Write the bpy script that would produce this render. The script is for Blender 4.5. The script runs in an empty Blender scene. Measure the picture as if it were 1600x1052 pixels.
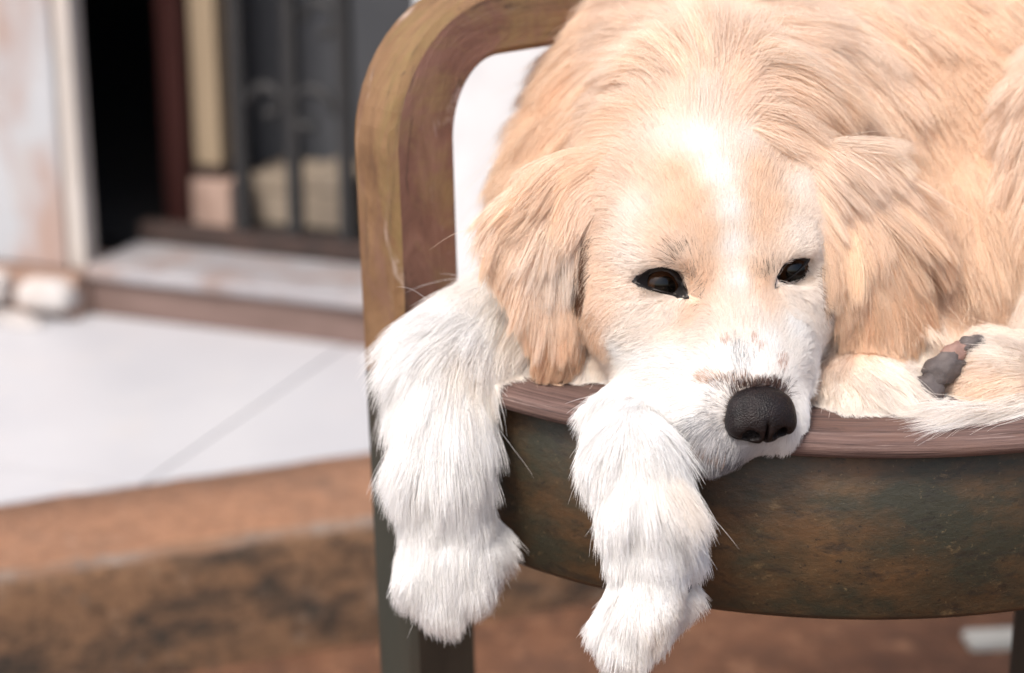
import bpy, bmesh, math, random
import numpy as np
from mathutils import Vector, Matrix
from mathutils.bvhtree import BVHTree
from mathutils.kdtree import KDTree

random.seed(5)
RNG = np.random.default_rng(11)
SC = bpy.context.scene
COL = SC.collection
FUR = True

# ------------------------------------------------------------------ camera
FPX = 70 / 36 * 1600                 # focal length in pixels of the 1600 px wide photograph
PITCH = math.radians(18)
CP, SP = math.cos(PITCH), math.sin(PITCH)
DIST = 1.05
P0 = np.array([0.0, 0.0, 0.5])
R_ = np.array([1.0, 0, 0]); U_ = np.array([0, SP, CP]); F_ = np.array([0, CP, -SP]); B_ = -F_
CAM = P0 - DIST * F_
cam = bpy.data.objects.new('camera', bpy.data.cameras.new('camera')); COL.objects.link(cam)
cam.location = CAM; cam.rotation_euler = (math.radians(90) - PITCH, 0, 0)
cam.data.lens = 70; cam.data.sensor_width = 36; cam.data.clip_start = 0.02; cam.data.clip_end = 500
cam.data.dof.use_dof = True; cam.data.dof.focus_distance = 0.985; cam.data.dof.aperture_fstop = 4.5
SC.camera = cam

# ------------------------------------------------------------------ light
SUN_EL, SUN_AZ = math.radians(53), math.radians(-30)      # azimuth measured from -Y (behind the camera) towards -X
world = bpy.data.worlds.new('World'); SC.world = world; world.use_nodes = True
wn = world.node_tree.nodes; bg = wn['Background']
sky = wn.new('ShaderNodeTexSky'); sky.sky_type = 'NISHITA'; sky.sun_disc = False
sky.sun_elevation = SUN_EL; sky.sun_rotation = math.pi + SUN_AZ * -1
sky.dust_density = 4.0; sky.air_density = 1.0; sky.ozone_density = 1.0
world.node_tree.links.new(sky.outputs[0], bg.inputs[0]); bg.inputs[1].default_value = 0.115
sl = bpy.data.lights.new('sun', 'SUN'); sl.energy = 1.5; sl.angle = math.radians(14); sl.color = (1, .95, .88)
sun = bpy.data.objects.new('sun', sl); COL.objects.link(sun)
sd = Vector((math.sin(SUN_AZ) * math.cos(SUN_EL), -math.cos(SUN_AZ) * math.cos(SUN_EL), math.sin(SUN_EL)))
sun.rotation_euler = sd.to_track_quat('Z', 'Y').to_euler()
VS = SC.view_settings
VS.view_transform = 'Standard'; VS.look = 'None'; VS.gamma = 1; VS.use_curve_mapping = False
VS.exposure = 1.07
SC.cycles.use_denoising = True
SC.cycles.max_bounces = 10; SC.cycles.diffuse_bounces = 10; SC.cycles.glossy_bounces = 8
SC.cycles.transmission_bounces = 8; SC.cycles.transparent_max_bounces = 8

# ------------------------------------------------------------------ helpers
def P(u, v, Y):
    """the point at world depth Y that the photograph shows at pixel (u, v)"""
    d = F_ + R_ * ((u - 800) / FPX) + U_ * ((526 - v) / FPX)
    return CAM + d * ((Y - CAM[1]) / d[1])
def PZ(u, v, z):
    d = F_ + R_ * ((u - 800) / FPX) + U_ * ((526 - v) / FPX)
    return CAM + d * ((z - CAM[2]) / d[2])
def proj(p):
    q = np.asarray(p) - CAM
    t = q @ F_
    return np.stack([800 + FPX * (q @ R_) / t, 526 - FPX * (q @ U_) / t], -1)

def tag(o, label=None, cat=None, group=None, kind=None):
    for k, v in (('label', label), ('category', cat), ('group', group), ('kind', kind)):
        if v: o[k] = v
    return o
def empty(name, loc=(0, 0, 0)):
    o = bpy.data.objects.new(name, None); o.location = loc; o.empty_display_size = .05
    COL.objects.link(o); return o
def link(name, me, mat=None, parent=None):
    o = bpy.data.objects.new(name, me); COL.objects.link(o)
    if mat is not None:
        for m in (mat if isinstance(mat, (list, tuple)) else [mat]): me.materials.append(m)
    if parent is not None:
        o.parent = parent
        o.matrix_parent_inverse = Matrix.Translation(-Vector(parent.location))
    return o
def from_bm(name, bm, mat=None, parent=None, smooth=False):
    me = bpy.data.meshes.new(name); bmesh.ops.recalc_face_normals(bm, faces=bm.faces)
    bm.to_mesh(me); bm.free()
    if smooth: me.polygons.foreach_set('use_smooth', [True] * len(me.polygons))
    return link(name, me, mat, parent)
def add_box(bm, c, size, rot=None, bevel=0.0, seg=2):
    r = bmesh.ops.create_cube(bm, size=1.0)
    M = Matrix.Translation(Vector(c)) @ (rot.to_4x4() if rot is not None else Matrix.Identity(4)) @ Matrix.Diagonal((*size, 1))
    bmesh.ops.transform(bm, matrix=M, verts=r['verts'])
    if bevel > 0:
        ed = list({e for v in r['verts'] for e in v.link_edges})
        bmesh.ops.bevel(bm, geom=ed, offset=bevel, segments=seg, affect='EDGES', profile=.6)
def tube(bm, pts, rads, n=10):
    pts = [Vector(p) for p in pts]; rings = []
    for i, p in enumerate(pts):
        t = (pts[min(i + 1, len(pts) - 1)] - pts[max(i - 1, 0)]).normalized()
        a = t.orthogonal().normalized() if i == 0 else (ra - t * ra.dot(t)).normalized()
        ra = a; b = t.cross(a); r = rads[i] if hasattr(rads, '__len__') else rads
        rings.append([bm.verts.new(p + (a * math.cos(k / n * 2 * math.pi) + b * math.sin(k / n * 2 * math.pi)) * r) for k in range(n)])
    for i in range(len(rings) - 1):
        for k in range(n):
            bm.faces.new((rings[i][k], rings[i][(k + 1) % n], rings[i + 1][(k + 1) % n], rings[i + 1][k]))
    bm.faces.new(rings[0][::-1]); bm.faces.new(rings[-1])

# ------------------------------------------------------------------ materials
def mat(name, stops, scale=20, stretch=(1, 1, 1), detail=8, rough=.7, bump=0.0, bscale=None, coord='Object', distort=0.0,
        layers=(), nrough=.6, spec=.5):
    """base ramp over stretched noise, then layers of (colour, scale, stretch, lo, hi, amount) stains"""
    m = bpy.data.materials.new(name); m.use_nodes = True
    N, L = m.node_tree.nodes, m.node_tree.links
    bs = N['Principled BSDF']; bs.inputs['Roughness'].default_value = rough; bs.inputs['Specular IOR Level'].default_value = spec
    tc = N.new('ShaderNodeTexCoord')
    def noise(sc, st, det=detail, off=0):
        mp = N.new('ShaderNodeMapping'); mp.inputs['Scale'].default_value = st; mp.inputs['Location'].default_value = (off, off * 1.3, off * .7)
        L.new(tc.outputs[coord], mp.inputs[0])
        nz = N.new('ShaderNodeTexNoise'); nz.inputs['Scale'].default_value = sc; nz.inputs['Detail'].default_value = det
        nz.inputs['Roughness'].default_value = nrough; nz.inputs['Distortion'].default_value = distort
        L.new(mp.outputs[0], nz.inputs['Vector']); return nz.outputs['Fac']
    n0 = noise(scale, stretch)
    cr = N.new('ShaderNodeValToRGB'); L.new(n0, cr.inputs[0])
    el = cr.color_ramp.elements
    while len(el) < len(stops): el.new(.5)
    for e, (p, c) in zip(el, stops): e.position = p; e.color = (*c, 1)
    out = cr.outputs[0]
    for i, (c, sc, st, lo, hi, am) in enumerate(layers):
        nz = noise(sc, st, off=3.7 * (i + 1))
        mr = N.new('ShaderNodeMapRange'); mr.inputs[1].default_value = lo; mr.inputs[2].default_value = hi
        mr.inputs[3].default_value = 0; mr.inputs[4].default_value = am; L.new(nz, mr.inputs[0])
        mx = N.new('ShaderNodeMix'); mx.data_type = 'RGBA'; mx.inputs[7].default_value = (*c, 1)
        L.new(mr.outputs[0], mx.inputs[0]); L.new(out, mx.inputs[6]); out = mx.outputs[2]
    L.new(out, bs.inputs['Base Color'])
    if bump:
        nb = noise(bscale or scale * 2, stretch, off=9)
        bp = N.new('ShaderNodeBump'); bp.inputs['Strength'].default_value = 1; bp.inputs['Distance'].default_value = bump
        L.new(nb, bp.inputs['Height']); L.new(bp.outputs[0], bs.inputs['Normal'])
    return m
M_tile = mat('white_glazed_tile', [(.3, (0.388, 0.388, 0.411)), (.7, (0.465, 0.465, 0.480))], 3, rough=.35, layers=[((.55, .5, .46), 14, (1, 1, 1), .55, .8, .35)])
M_grout = mat('grout', [(.3, (0.386, 0.386, 0.411)), (.7, (0.464, 0.464, 0.480))], 40)
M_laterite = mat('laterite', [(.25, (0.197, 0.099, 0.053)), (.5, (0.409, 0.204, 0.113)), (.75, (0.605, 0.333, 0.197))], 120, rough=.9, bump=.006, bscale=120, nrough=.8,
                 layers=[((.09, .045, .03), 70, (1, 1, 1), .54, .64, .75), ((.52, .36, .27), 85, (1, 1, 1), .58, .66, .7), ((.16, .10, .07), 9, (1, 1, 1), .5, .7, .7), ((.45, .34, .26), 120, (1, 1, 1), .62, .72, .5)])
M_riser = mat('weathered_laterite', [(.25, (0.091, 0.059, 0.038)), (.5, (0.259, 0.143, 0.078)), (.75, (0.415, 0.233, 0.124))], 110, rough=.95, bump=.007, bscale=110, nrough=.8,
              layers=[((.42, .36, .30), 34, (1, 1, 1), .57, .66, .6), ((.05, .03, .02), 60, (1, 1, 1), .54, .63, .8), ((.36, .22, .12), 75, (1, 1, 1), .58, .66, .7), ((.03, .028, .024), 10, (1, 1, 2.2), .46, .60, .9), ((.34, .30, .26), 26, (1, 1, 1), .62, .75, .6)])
M_edge = mat('worn_kerb_edge', [(.25, (0.112, 0.080, 0.064)), (.5, (0.216, 0.172, 0.144)), (.75, (0.288, 0.248, 0.224))], 30, rough=.95, bump=.003, bscale=70, nrough=.75, layers=[((.20, .11, .065), 22, (1, 1, 1), .44, .58, .95)])
M_soil = mat('brown_ground', [(.25, (0.065, 0.029, 0.014)), (.5, (0.130, 0.055, 0.026)), (.78, (0.214, 0.097, 0.049))], 22, rough=.95, bump=.006, bscale=45, nrough=.7,
             layers=[((.34, .17, .09), 40, (1, 1, 1), .55, .65, .7), ((.07, .035, .022), 55, (1, 1, 1), .55, .64, .7), ((.06, .03, .02), 6, (1, 1, 1), .5, .72, .7)])
M_pale = mat('pale_concrete', [(.3, (.42, .40, .34)), (.7, (.55, .53, .46))], 20, rough=.9, bump=.002)
M_white = mat('white_limewash', [(.3, (0.335, 0.343, 0.361)), (.7, (0.405, 0.408, 0.419))], 6, rough=.8, bump=.001,
              layers=[((.30, .20, .16), 8, (1, 1, .4), .48, .62, .9), ((.36, .34, .33), 24, (1, 1, .4), .52, .72, .6)])
M_fresh = mat('fresh_limewash', [(.3, (.52, .52, .53)), (.7, (.62, .62, .63))], 9, rough=.8, layers=[((.42, .42, .43), 14, (1, 1, .5), .5, .7, .5)])
M_cream = mat('cream_limewash', [(.3, (0.394, 0.353, 0.316)), (.7, (0.476, 0.435, 0.402))], 9, rough=.85, layers=[((.48, .36, .30), 12, (1, 1, .6), .56, .75, .6)])
M_stone = mat('white_stone', [(.3, (0.361, 0.328, 0.312)), (.7, (0.492, 0.467, 0.451))], 14, rough=.9, bump=.003, layers=[((.42, .29, .22), 9, (1, 1, 1), .55, .75, .6)])
M_mortar = mat('brown_mortar', [(.3, (.24, .15, .11)), (.7, (.40, .28, .22))], 18, rough=.95, bump=.003)
M_thresh = mat('grey_sill_top', [(.3, (0.244, 0.232, 0.244)), (.7, (0.332, 0.318, 0.325))], 8, rough=.6, layers=[((.26, .175, .14), 9, (1, 2, 1), .50, .64, .8), ((.18, .12, .1), 30, (1, 1, 1), .55, .68, .6)])
M_sillwood = mat('brown_sill', [(.3, (0.102, 0.065, 0.054)), (.7, (0.184, 0.122, 0.105))], 9, (1, 1, 5), rough=.8)
M_iron = mat('dark_iron', [(.3, (.008, .008, .009)), (.7, (.018, .017, .017))], 60, rough=.6)
M_rust = mat('dark_brown_rail', [(.3, (.022, .014, .012)), (.7, (.05, .028, .022))], 25, rough=.8)
M_red = mat('dark_red_paint', [(.3, (.06, .016, .012)), (.7, (.085, .024, .018))], 12, (1, 1, .2), rough=.6)
M_beige = mat('beige_timber', [(.3, (0.285, 0.211, 0.136)), (.7, (0.380, 0.293, 0.197))], 12, (1, 1, .15), rough=.7)
M_pink = mat('pink_plaster', [(.3, (.36, .24, .19)), (.7, (.5, .36, .30))], 20, rough=.9)
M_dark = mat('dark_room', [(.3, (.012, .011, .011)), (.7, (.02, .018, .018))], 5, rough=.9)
M_greyp = mat('grey_panel', [(.3, (0.061, 0.065, 0.076)), (.7, (0.079, 0.083, 0.094))], 4, rough=.8)
M_box = mat('cream_card', [(.3, (0.256, 0.204, 0.154)), (.7, (0.332, 0.275, 0.218))], 10, rough=.8)

W_TAN = mat('tan_weathered_wood', [(.25, (0.071, 0.034, 0.015)), (.45, (0.167, 0.087, 0.038)), (.6, (0.234, 0.131, 0.062)), (.8, (0.292, 0.170, 0.095))], 38, (.3, 1, 1), rough=.78, bump=.0018, bscale=90,
            coord='UV', distort=.8, nrough=.72,
            layers=[((.17, .085, .058), 16, (.35, 1, 1), .47, .58, .8), ((.05, .028, .016), 95, (.16, 1.2, 1), .57, .66, .75),
                    ((.19, .135, .045), 20, (.4, 1, 1), .5, .62, .6), ((.42, .33, .28), 70, (.22, 1, 1), .60, .68, .6), ((.025, .016, .012), 170, (.4, 1, 1), .66, .71, .85)])
W_RED = mat('reddish_weathered_wood', [(.25, (0.071, 0.034, 0.023)), (.45, (0.162, 0.079, 0.055)), (.6, (0.226, 0.118, 0.087)), (.8, (0.312, 0.182, 0.142))], 38, (.24, 1, 1), rough=.78, bump=.0018, bscale=90,
            coord='UV', distort=.8, nrough=.72,
            layers=[((.22, .145, .065), 13, (.35, 1, 1), .50, .60, .8), ((.04, .022, .016), 100, (.14, 1.2, 1), .57, .66, .75),
                    ((.44, .35, .33), 60, (.2, 1, 1), .59, .68, .6), ((.025, .016, .012), 170, (.4, 1, 1), .66, .71, .8)])
W_SEAT = mat('grey_mauve_plank', [(.28, (.050, .026, .021)), (.45, (.105, .060, .050)), (.6, (.155, .095, .080)), (.78, (.23, .155, .135))], 330, (.035, 1, 1), rough=.8, bump=.0012, bscale=420,
             coord='UV', distort=.25, nrough=.7,
             layers=[((.028, .015, .013), 520, (.02, 1, 1), .53, .60, .85), ((.32, .24, .215), 430, (.03, 1, 1), .58, .66, .6), ((.15, .075, .05), 30, (.3, 1, 1), .5, .62, .45), ((.03, .02, .016), 60, (.5, 1, 1), .62, .70, .6)])
W_APRON = mat('mouldy_brown_wood', [(.25, (0.030, 0.017, 0.006)), (.5, (0.074, 0.037, 0.014)), (.75, (0.121, 0.064, 0.025))], 22, (.6, 1, 1), rough=.55, bump=.0008, bscale=120,
              coord='UV', nrough=.7,
              layers=[((.018, .021, .013), 11, (.55, 1, 1), .42, .56, .9), ((.014, .011, .008), 90, (.5, 1, 1), .54, .64, .7), ((.20, .135, .065), 60, (.8, 1, 1), .60, .70, .6), ((.006, .005, .004), 240, (1, 1, 1), .62, .67, .9), ((.005, .005, .004), 520, (1, 1, 1), .60, .66, .8), ((.17, .12, .06), 330, (1, 1, 1), .62, .69, .6)])
W_LEG = mat('shaded_leg_wood', [(.25, (0.015, 0.012, 0.008)), (.5, (0.032, 0.025, 0.017)), (.75, (0.049, 0.041, 0.028))], 26, (.2, 1, 1), rough=.6, bump=.001, coord='UV',
            layers=[((.03, .035, .028), 10, (.4, 1, 1), .5, .65, .7)])  # shade below the seat put into the wood colour, plus greenish blotches

# ------------------------------------------------------------------ setting
bm = bmesh.new()
add = bm.verts.new
n = 60
bmesh.ops.create_grid(bm, x_segments=2, y_segments=2, size=60)
ground = from_bm('ground', bm, M_soil); tag(ground, kind='structure')
HP = 0.12                                           # height of the tiled platform

WALL_O = np.array([-.494, 1.258]); WA = math.radians(-20.7)
wa = np.array([math.cos(WA), math.sin(WA)]); wd = np.array([math.sin(WA), -math.cos(WA)])    # along the wall, out of the wall
def W(s, d, z): return Vector((*(WALL_O + wa * s + wd * d), z))
WROT = Matrix.Rotation(WA, 3, 'Z')
def wbox(bm, s0, s1, d0, d1, z0, z1, bevel=.0):
    add_box(bm, W((s0 + s1) / 2, (d0 + d1) / 2, (z0 + z1) / 2), (s1 - s0, abs(d1 - d0), z1 - z0), WROT, bevel)

def sw(u, v, d):
    """(along the wall, height) of the point the photograph shows at (u, v) at depth d from the wall's face"""
    r = F_ + R_ * ((u - 800) / FPX) + U_ * ((526 - v) / FPX)
    o = np.array([*(WALL_O + wd * d), 0]); nn = np.array([*wd, 0])
    p = CAM + r * (((o - CAM) @ nn) / (r @ nn))
    return float((p[:2] - WALL_O) @ wa), float(p[2])

# step: a kerb of laterite along the platform's edge
E0 = np.array([-.428, .5225]); EA = math.atan2(.644 - .5225, -.120 + .428); ea = np.array([math.cos(EA), math.sin(EA)]); en = np.array([-math.sin(EA), math.cos(EA)])
KW = 0.155
EROT = Matrix.Rotation(EA, 3, 'Z')
bm = bmesh.new()
NS = 260; S0, S1 = -1.6, 3.0
prof = [(0, 0), (-.004, .03), (0, .07), (.0, .098), (.004, .111), (.013, .1185), (.03, .1205), (.08, .121), (KW, .1205), (KW, 0)]
rows = []
for i in range(NS + 1):
    s = S0 + (S1 - S0) * i / NS
    wob = .0012 * math.sin(s * 13) + .0012 * math.sin(s * 31 + 1) + random.uniform(-.0015, .0015)
    row = []
    for k, (a, z) in enumerate(prof):
        aa = a + (wob if 0 < k < 7 else 0)
        zz = z + (random.uniform(-.0012, .0012) if 3 < k < 9 else 0)
        q = E0 + ea * s + en * aa
        row.append(bm.verts.new((q[0], q[1], zz)))
    rows.append(row)
for i in range(NS):
    for k in range(len(prof) - 1):
        f = bm.faces.new((rows[i][k], rows[i + 1][k], rows[i + 1][k + 1], rows[i][k + 1]))
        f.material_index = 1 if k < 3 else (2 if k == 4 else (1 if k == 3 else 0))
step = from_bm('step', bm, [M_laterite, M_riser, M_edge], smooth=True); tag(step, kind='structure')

# platform: grout bed and separate tiles in rows parallel to the wall
def on_platform(q): return (q - E0) @ en > KW + .002 and (q - WALL_O) @ wd > 0.002
bm = bmesh.new()
c1 = E0 + ea * -1.6 + en * (KW + .001); c2 = E0 + ea * 3.0 + en * (KW + .001)
c3 = WALL_O + wa * 2.2; c4 = WALL_O + wa * -2.2
# clip wedge: platform lies between the kerb line and the wall line
hit = None
A = np.array([[ea[0], -wa[0]], [ea[1], -wa[1]]]); sol = np.linalg.solve(A, WALL_O - (E0 + en * (KW + .001)))
apex = E0 + en * (KW + .001) + ea * sol[0]
poly = [c1, apex, WALL_O + wa * -2.4]
vs = [bm.verts.new((p[0], p[1], HP - .006)) for p in poly]
bm.faces.new(vs)
floor = from_bm('floor', bm, M_grout); tag(floor, kind='structure')
def clip(poly, o, nn):
    out = []
    for i in range(len(poly)):
        a, b = poly[i], poly[(i + 1) % len(poly)]
        da, db = (a - o) @ nn, (b - o) @ nn
        if da >= 0: out.append(a)
        if (da >= 0) != (db >= 0): out.append(a + (b - a) * (da / (da - db)))
    return out
TS = .45
ti = 0
for i in range(-8, 9):
    for j in range(0, 6):
        s0, d0 = i * TS - .12, j * TS + .004
        q = [WALL_O + wa * s0 + wd * d0, WALL_O + wa * (s0 + TS - .0022) + wd * d0, WALL_O + wa * (s0 + TS - .0022) + wd * (d0 + TS - .0022), WALL_O + wa * s0 + wd * (d0 + TS - .0022)]
        q = clip(q, E0 + en * (KW + .003), en)
        if len(q) < 3: continue
        bm = bmesh.new(); vv = [bm.verts.new((p[0], p[1], HP + random.uniform(-.0006, .0006))) for p in q]
        f = bm.faces.new(vv); r = bmesh.ops.extrude_face_region(bm, geom=[f])
        bmesh.ops.translate(bm, verts=[v for v in r['geom'] if isinstance(v, bmesh.types.BMVert)], vec=(0, 0, -.008))
        from_bm('tile', bm, M_tile, floor)

# house wall: lintel wall over the opening and wall beside the pillars
S_L, S_R = -.006, sw(668, 250, 0)[0]                 # door opening along the wall
house = empty('house_wall', W(0, 0, HP)); tag(house, 'whitewashed house wall with dark doorway behind the dog chair', 'wall')
bm = bmesh.new(); wbox(bm, -2.4, 2.2, -.09, -.005, 1.9, 3.0); from_bm('lintel', bm, M_white, house)
bm = bmesh.new(); wbox(bm, -2.4, -.62, -.09, -.005, HP, 1.897); from_bm('wall_panel', bm, M_white, house)
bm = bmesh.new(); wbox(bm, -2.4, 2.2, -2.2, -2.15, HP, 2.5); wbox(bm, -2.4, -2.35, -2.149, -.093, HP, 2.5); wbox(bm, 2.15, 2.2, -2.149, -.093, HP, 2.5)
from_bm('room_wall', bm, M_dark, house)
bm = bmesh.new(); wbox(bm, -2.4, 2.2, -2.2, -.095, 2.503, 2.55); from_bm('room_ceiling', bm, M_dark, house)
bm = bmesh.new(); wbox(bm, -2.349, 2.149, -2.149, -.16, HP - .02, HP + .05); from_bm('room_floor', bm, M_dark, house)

pil = empty('white_pillar', W(-.3, 0, HP)); tag(pil, 'white limewashed door pillar with stained cream edge at far left', 'pillar')
bm = bmesh.new(); wbox(bm, -.62, S_L - .0225, -.022, .012, HP + .055, 1.897, .004); from_bm('shaft', bm, M_white, pil)
bm = bmesh.new(); wbox(bm, S_L - .022, S_L, -.022, .006, HP + .055, 1.897, .004); from_bm('corner_bead', bm, M_cream, pil)
pil2 = empty('white_pillar', W(.7, 0, HP)); tag(pil2, 'white plain pillar seen through the opening of the chair frame', 'pillar')
bm = bmesh.new(); wbox(bm, S_R, 1.3, -.075, .03, HP, 1.897, .004); from_bm('shaft', bm, M_fresh, pil2)

# plinth of rough stones under the left pillar
plinth = empty('stone_plinth', W(-.3, 0, HP)); tag(plinth, 'low plinth of whitewashed rough stones under the left pillar', 'plinth')
bm = bmesh.new(); wbox(bm, -.62, S_L, -.08, .03, HP, HP + .052); from_bm('mortar_bed', bm, M_mortar, plinth)
def rough_stone(c, r, seed):
    bm = bmesh.new(); bmesh.ops.create_icosphere(bm, subdivisions=3, radius=1)
    rr = random.Random(seed); ph = [rr.uniform(0, 6) for _ in range(6)]
    for v in bm.verts:
        w = 1 + .08 * math.sin(v.co.x * 3 + ph[0]) + .08 * math.sin(v.co.y * 4 + ph[1]) + .07 * math.sin(v.co.z * 4 + ph[2])
        v.co = Vector((math.copysign(abs(v.co.x) ** .7, v.co.x) * r[0], math.copysign(abs(v.co.y) ** .8, v.co.y) * r[1], math.copysign(abs(v.co.z) ** .7, v.co.z) * r[2])) * w
    bmesh.ops.transform(bm, matrix=Matrix.Translation(c) @ WROT.to_4x4(), verts=bm.verts)
    return bm
for k, s in enumerate((-.55, -.46, -.37, -.275, -.185, -.115, -.042)):
    from_bm('stone', rough_stone(W(s, .035, HP + .030 + random.uniform(-.002, .004)), (.036 if k != 5 else .024, .02, .021), k), M_stone, plinth, True)

# rubble of pale stones at the foot of the wall
rub = empty('stone_edging', W(-.1, .1, HP)); tag(rub, 'row of pale rounded stones along the foot of the threshold', 'edging')
for k in range(9):
    s = -.42 + k * .047 + random.uniform(-.012, .012)
    rx = random.uniform(.02, .032)
    from_bm('stone', rough_stone(W(s, .055 + random.uniform(-.01, .035), HP + .003), (rx, random.uniform(.014, .024), random.uniform(.008, .016) if k < 7 else .006), 50 + k), M_stone, rub, True)

# threshold
th = empty('door_threshold', W(.2, 0, HP)); tag(th, 'brown door threshold with worn grey top in the doorway', 'threshold')
bm = bmesh.new(); wbox(bm, S_L + .002, S_R - .002, -.125, .012, HP + .046, HP + .062, .004); from_bm('sill_top', bm, M_thresh, th)
bm = bmesh.new(); wbox(bm, S_L + .002, S_R - .002, -.125, .002, HP - .002, HP + .0455, .002); from_bm('riser', bm, M_sillwood, th)

# iron gate
gate = empty('iron_gate', W(.2, -.12, HP)); tag(gate, 'dark wrought iron gate with scrolls standing in the doorway', 'gate')
GZ = HP + .062
bm = bmesh.new(); wbox(bm, S_L + .01, S_R - .01, -.121, -.099, GZ + .002, GZ + .026, .003); from_bm('bottom_rail', bm, M_rust, gate)
def su(u, d): return sw(u, 200, d)[0]
for s in (su(376, -.11), su(458, -.11), su(540, -.11)):
    bm = bmesh.new(); add_box(bm, W(s, -.11, (GZ + .026 + 1.86) / 2), (.016, .016, 1.86 - GZ - .027), WROT, .002); from_bm('bar', bm, M_iron, gate)
for (u, v, r, sg) in ((380, 165, .024, 1), (535, 190, .034, -1), (380, -40, .024, 1), (535, -60, .034, -1), (380, -300, .024, 1), (462, 40, .026, 1)):
    bm = bmesh.new(); pts = []; s, z = sw(u, v, -.11)
    for k in range(26):
        a = k / 25 * 1.6 * math.pi; q = r * (1 - .55 * k / 25)
        pts.append(W(s + sg * (.008 + r - q * math.cos(a)), -.11, z + q * math.sin(a) + r * .2))
    tube(bm, pts, .006, 8); from_bm('scroll', bm, M_iron, gate, True)

zb = sw(320, 250, -.235)[1]; zp = sw(320, 350, -.245)[1]
jamb = empty('timber_post', W(.07, -.2, HP)); tag(jamb, 'beige timber post on a pinkish base behind the iron gate', 'post')
a, b = su(302, -.20), su(342, -.20)
bm = bmesh.new(); wbox(bm, a, b, -.235, -.20, zb + .002, 2.4, .003); from_bm('shaft', bm, M_beige, jamb)
bm = bmesh.new(); wbox(bm, a - .003, b + .016, -.245, -.19, HP + .052, zb - .014, .005); from_bm('base', bm, M_pink, jamb)
bm = bmesh.new(); wbox(bm, a - .001, b + .006, -.24, -.195, zb - .0135, zb + .0015, .003); from_bm('collar', bm, M_rust, jamb)
red = empty('door_leaf', W(.03, -.2, HP)); tag(red, 'dark red painted door leaf standing open inside the doorway', 'door')
a, b = su(250, -.20), su(286, -.20)
bm = bmesh.new(); wbox(bm, a, b, -.26, -.20, HP + .054, 2.2, .003); from_bm('door_panel', bm, M_red, red)
bm = bmesh.new(); wbox(bm, a + .005, a + .016, -.199, -.185, .9, 1.0, .002); from_bm('handle', bm, M_iron, red)
zs = sw(460, 268, -.41)[1]
scr = empty('grey_screen', W(.45, -.4, HP)); tag(scr, 'grey panel standing behind the iron gate bars', 'panel')
a = su(388, -.41)
bm = bmesh.new(); wbox(bm, a, .85, -.43, -.41, zs, 1.9, .003); from_bm('panel', bm, M_greyp, scr)
for q in (a + .01, .80):
    bm = bmesh.new(); wbox(bm, q, q + .02, -.43, -.412, HP + .05, zs - .0005, .002); from_bm('foot', bm, M_iron, scr)
for u0, u1, lab in ((388, 458, 'cream box low behind the gate beside the pinkish post base'), (474, 552, 'cream box low behind the gate next to the chair post')):
    a, b = sw(u0, 310, -.27)[0], sw(u1, 310, -.27)[0]; z1 = sw(u0, 272, -.27)[1]; s = (a + b) / 2
    bx = empty('cream_box', W(s, -.33, HP + .05)); tag(bx, lab, 'box', 'cream boxes behind the gate')
    bm = bmesh.new(); wbox(bm, a, b, -.37, -.27, HP + .052, z1 - .0205, .003); from_bm('carton', bm, M_box, bx)
    bm = bmesh.new(); wbox(bm, a - .002, b + .002, -.372, -.268, z1 - .02, z1, .003); from_bm('lid', bm, M_box, bx)
bm = bmesh.new(); q = PZ(1545, 998, .004)
add_box(bm, (q[0] + .01, q[1], .002), (.062, .03, .012), Matrix.Rotation(.1, 3, 'Z'), .003)
slab = from_bm('stone_slab', bm, M_pale); tag(slab, 'small pale flat slab on the brown ground beneath the chair', 'slab')

# ------------------------------------------------------------------ chair
CX, CY, CR = .185, .198, .29
ZS0, ZS1 = .465, .4775
chair = empty('wooden_chair', (CX, CY, 0)); tag(chair, 'weathered wooden chair with round seat carrying the sleepy dog', 'chair')
PHI = math.radians(42)
fe = Vector((math.cos(PHI), math.sin(PHI), 0)); fm = Vector((math.sin(PHI), -math.cos(PHI), 0))     # along the frame, towards the viewer
rc = Vector(P(625, 500, .08)); rc.z = 0                        # nearest corner of the post
TO, TF, TR = .038, .047, .038                                             # thickness across the frame, width in the frame
FL, ZT = .50, .664
def lathe(name, prof, material, seg=160):
    bm = bmesh.new(); uvl = bm.loops.layers.uv.new('UVMap'); rings = []
    ln = [0]
    for a, b in zip(prof, prof[1:]): ln.append(ln[-1] + math.hypot(a[0] - b[0], a[1] - b[1]))
    for i in range(seg):
        t = 2 * math.pi * i / seg
        rings.append([bm.verts.new((CX + r * math.cos(t), CY + r * math.sin(t), z)) for r, z in prof])
    for i in range(seg):
        for k in range(len(prof) - 1):
            f = bm.faces.new((rings[i][k], rings[(i + 1) % seg][k], rings[(i + 1) % seg][k + 1], rings[i][k + 1]))
            for lp, (ii, kk) in zip(f.loops, ((i, k), (i + 1, k), (i + 1, k + 1), (i, k + 1))):
                lp[uvl].uv = (2 * math.pi * ii / seg * CR, ln[kk])
    # the round is cut off straight along the frame
    bmesh.ops.bisect_plane(bm, geom=bm.verts[:] + bm.edges[:] + bm.faces[:], plane_co=rc - fm * (TO * .5), plane_no=-fm, clear_outer=True)
    bmesh.ops.bisect_plane(bm, geom=bm.verts[:] + bm.edges[:] + bm.faces[:], plane_co=(rc.x + .012, 0, 0), plane_no=(-1, 0, 0), clear_outer=True)
    bmesh.ops.holes_fill(bm, edges=[e for e in bm.edges if e.is_boundary])
    return from_bm(name, bm, material, chair, True)
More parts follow.
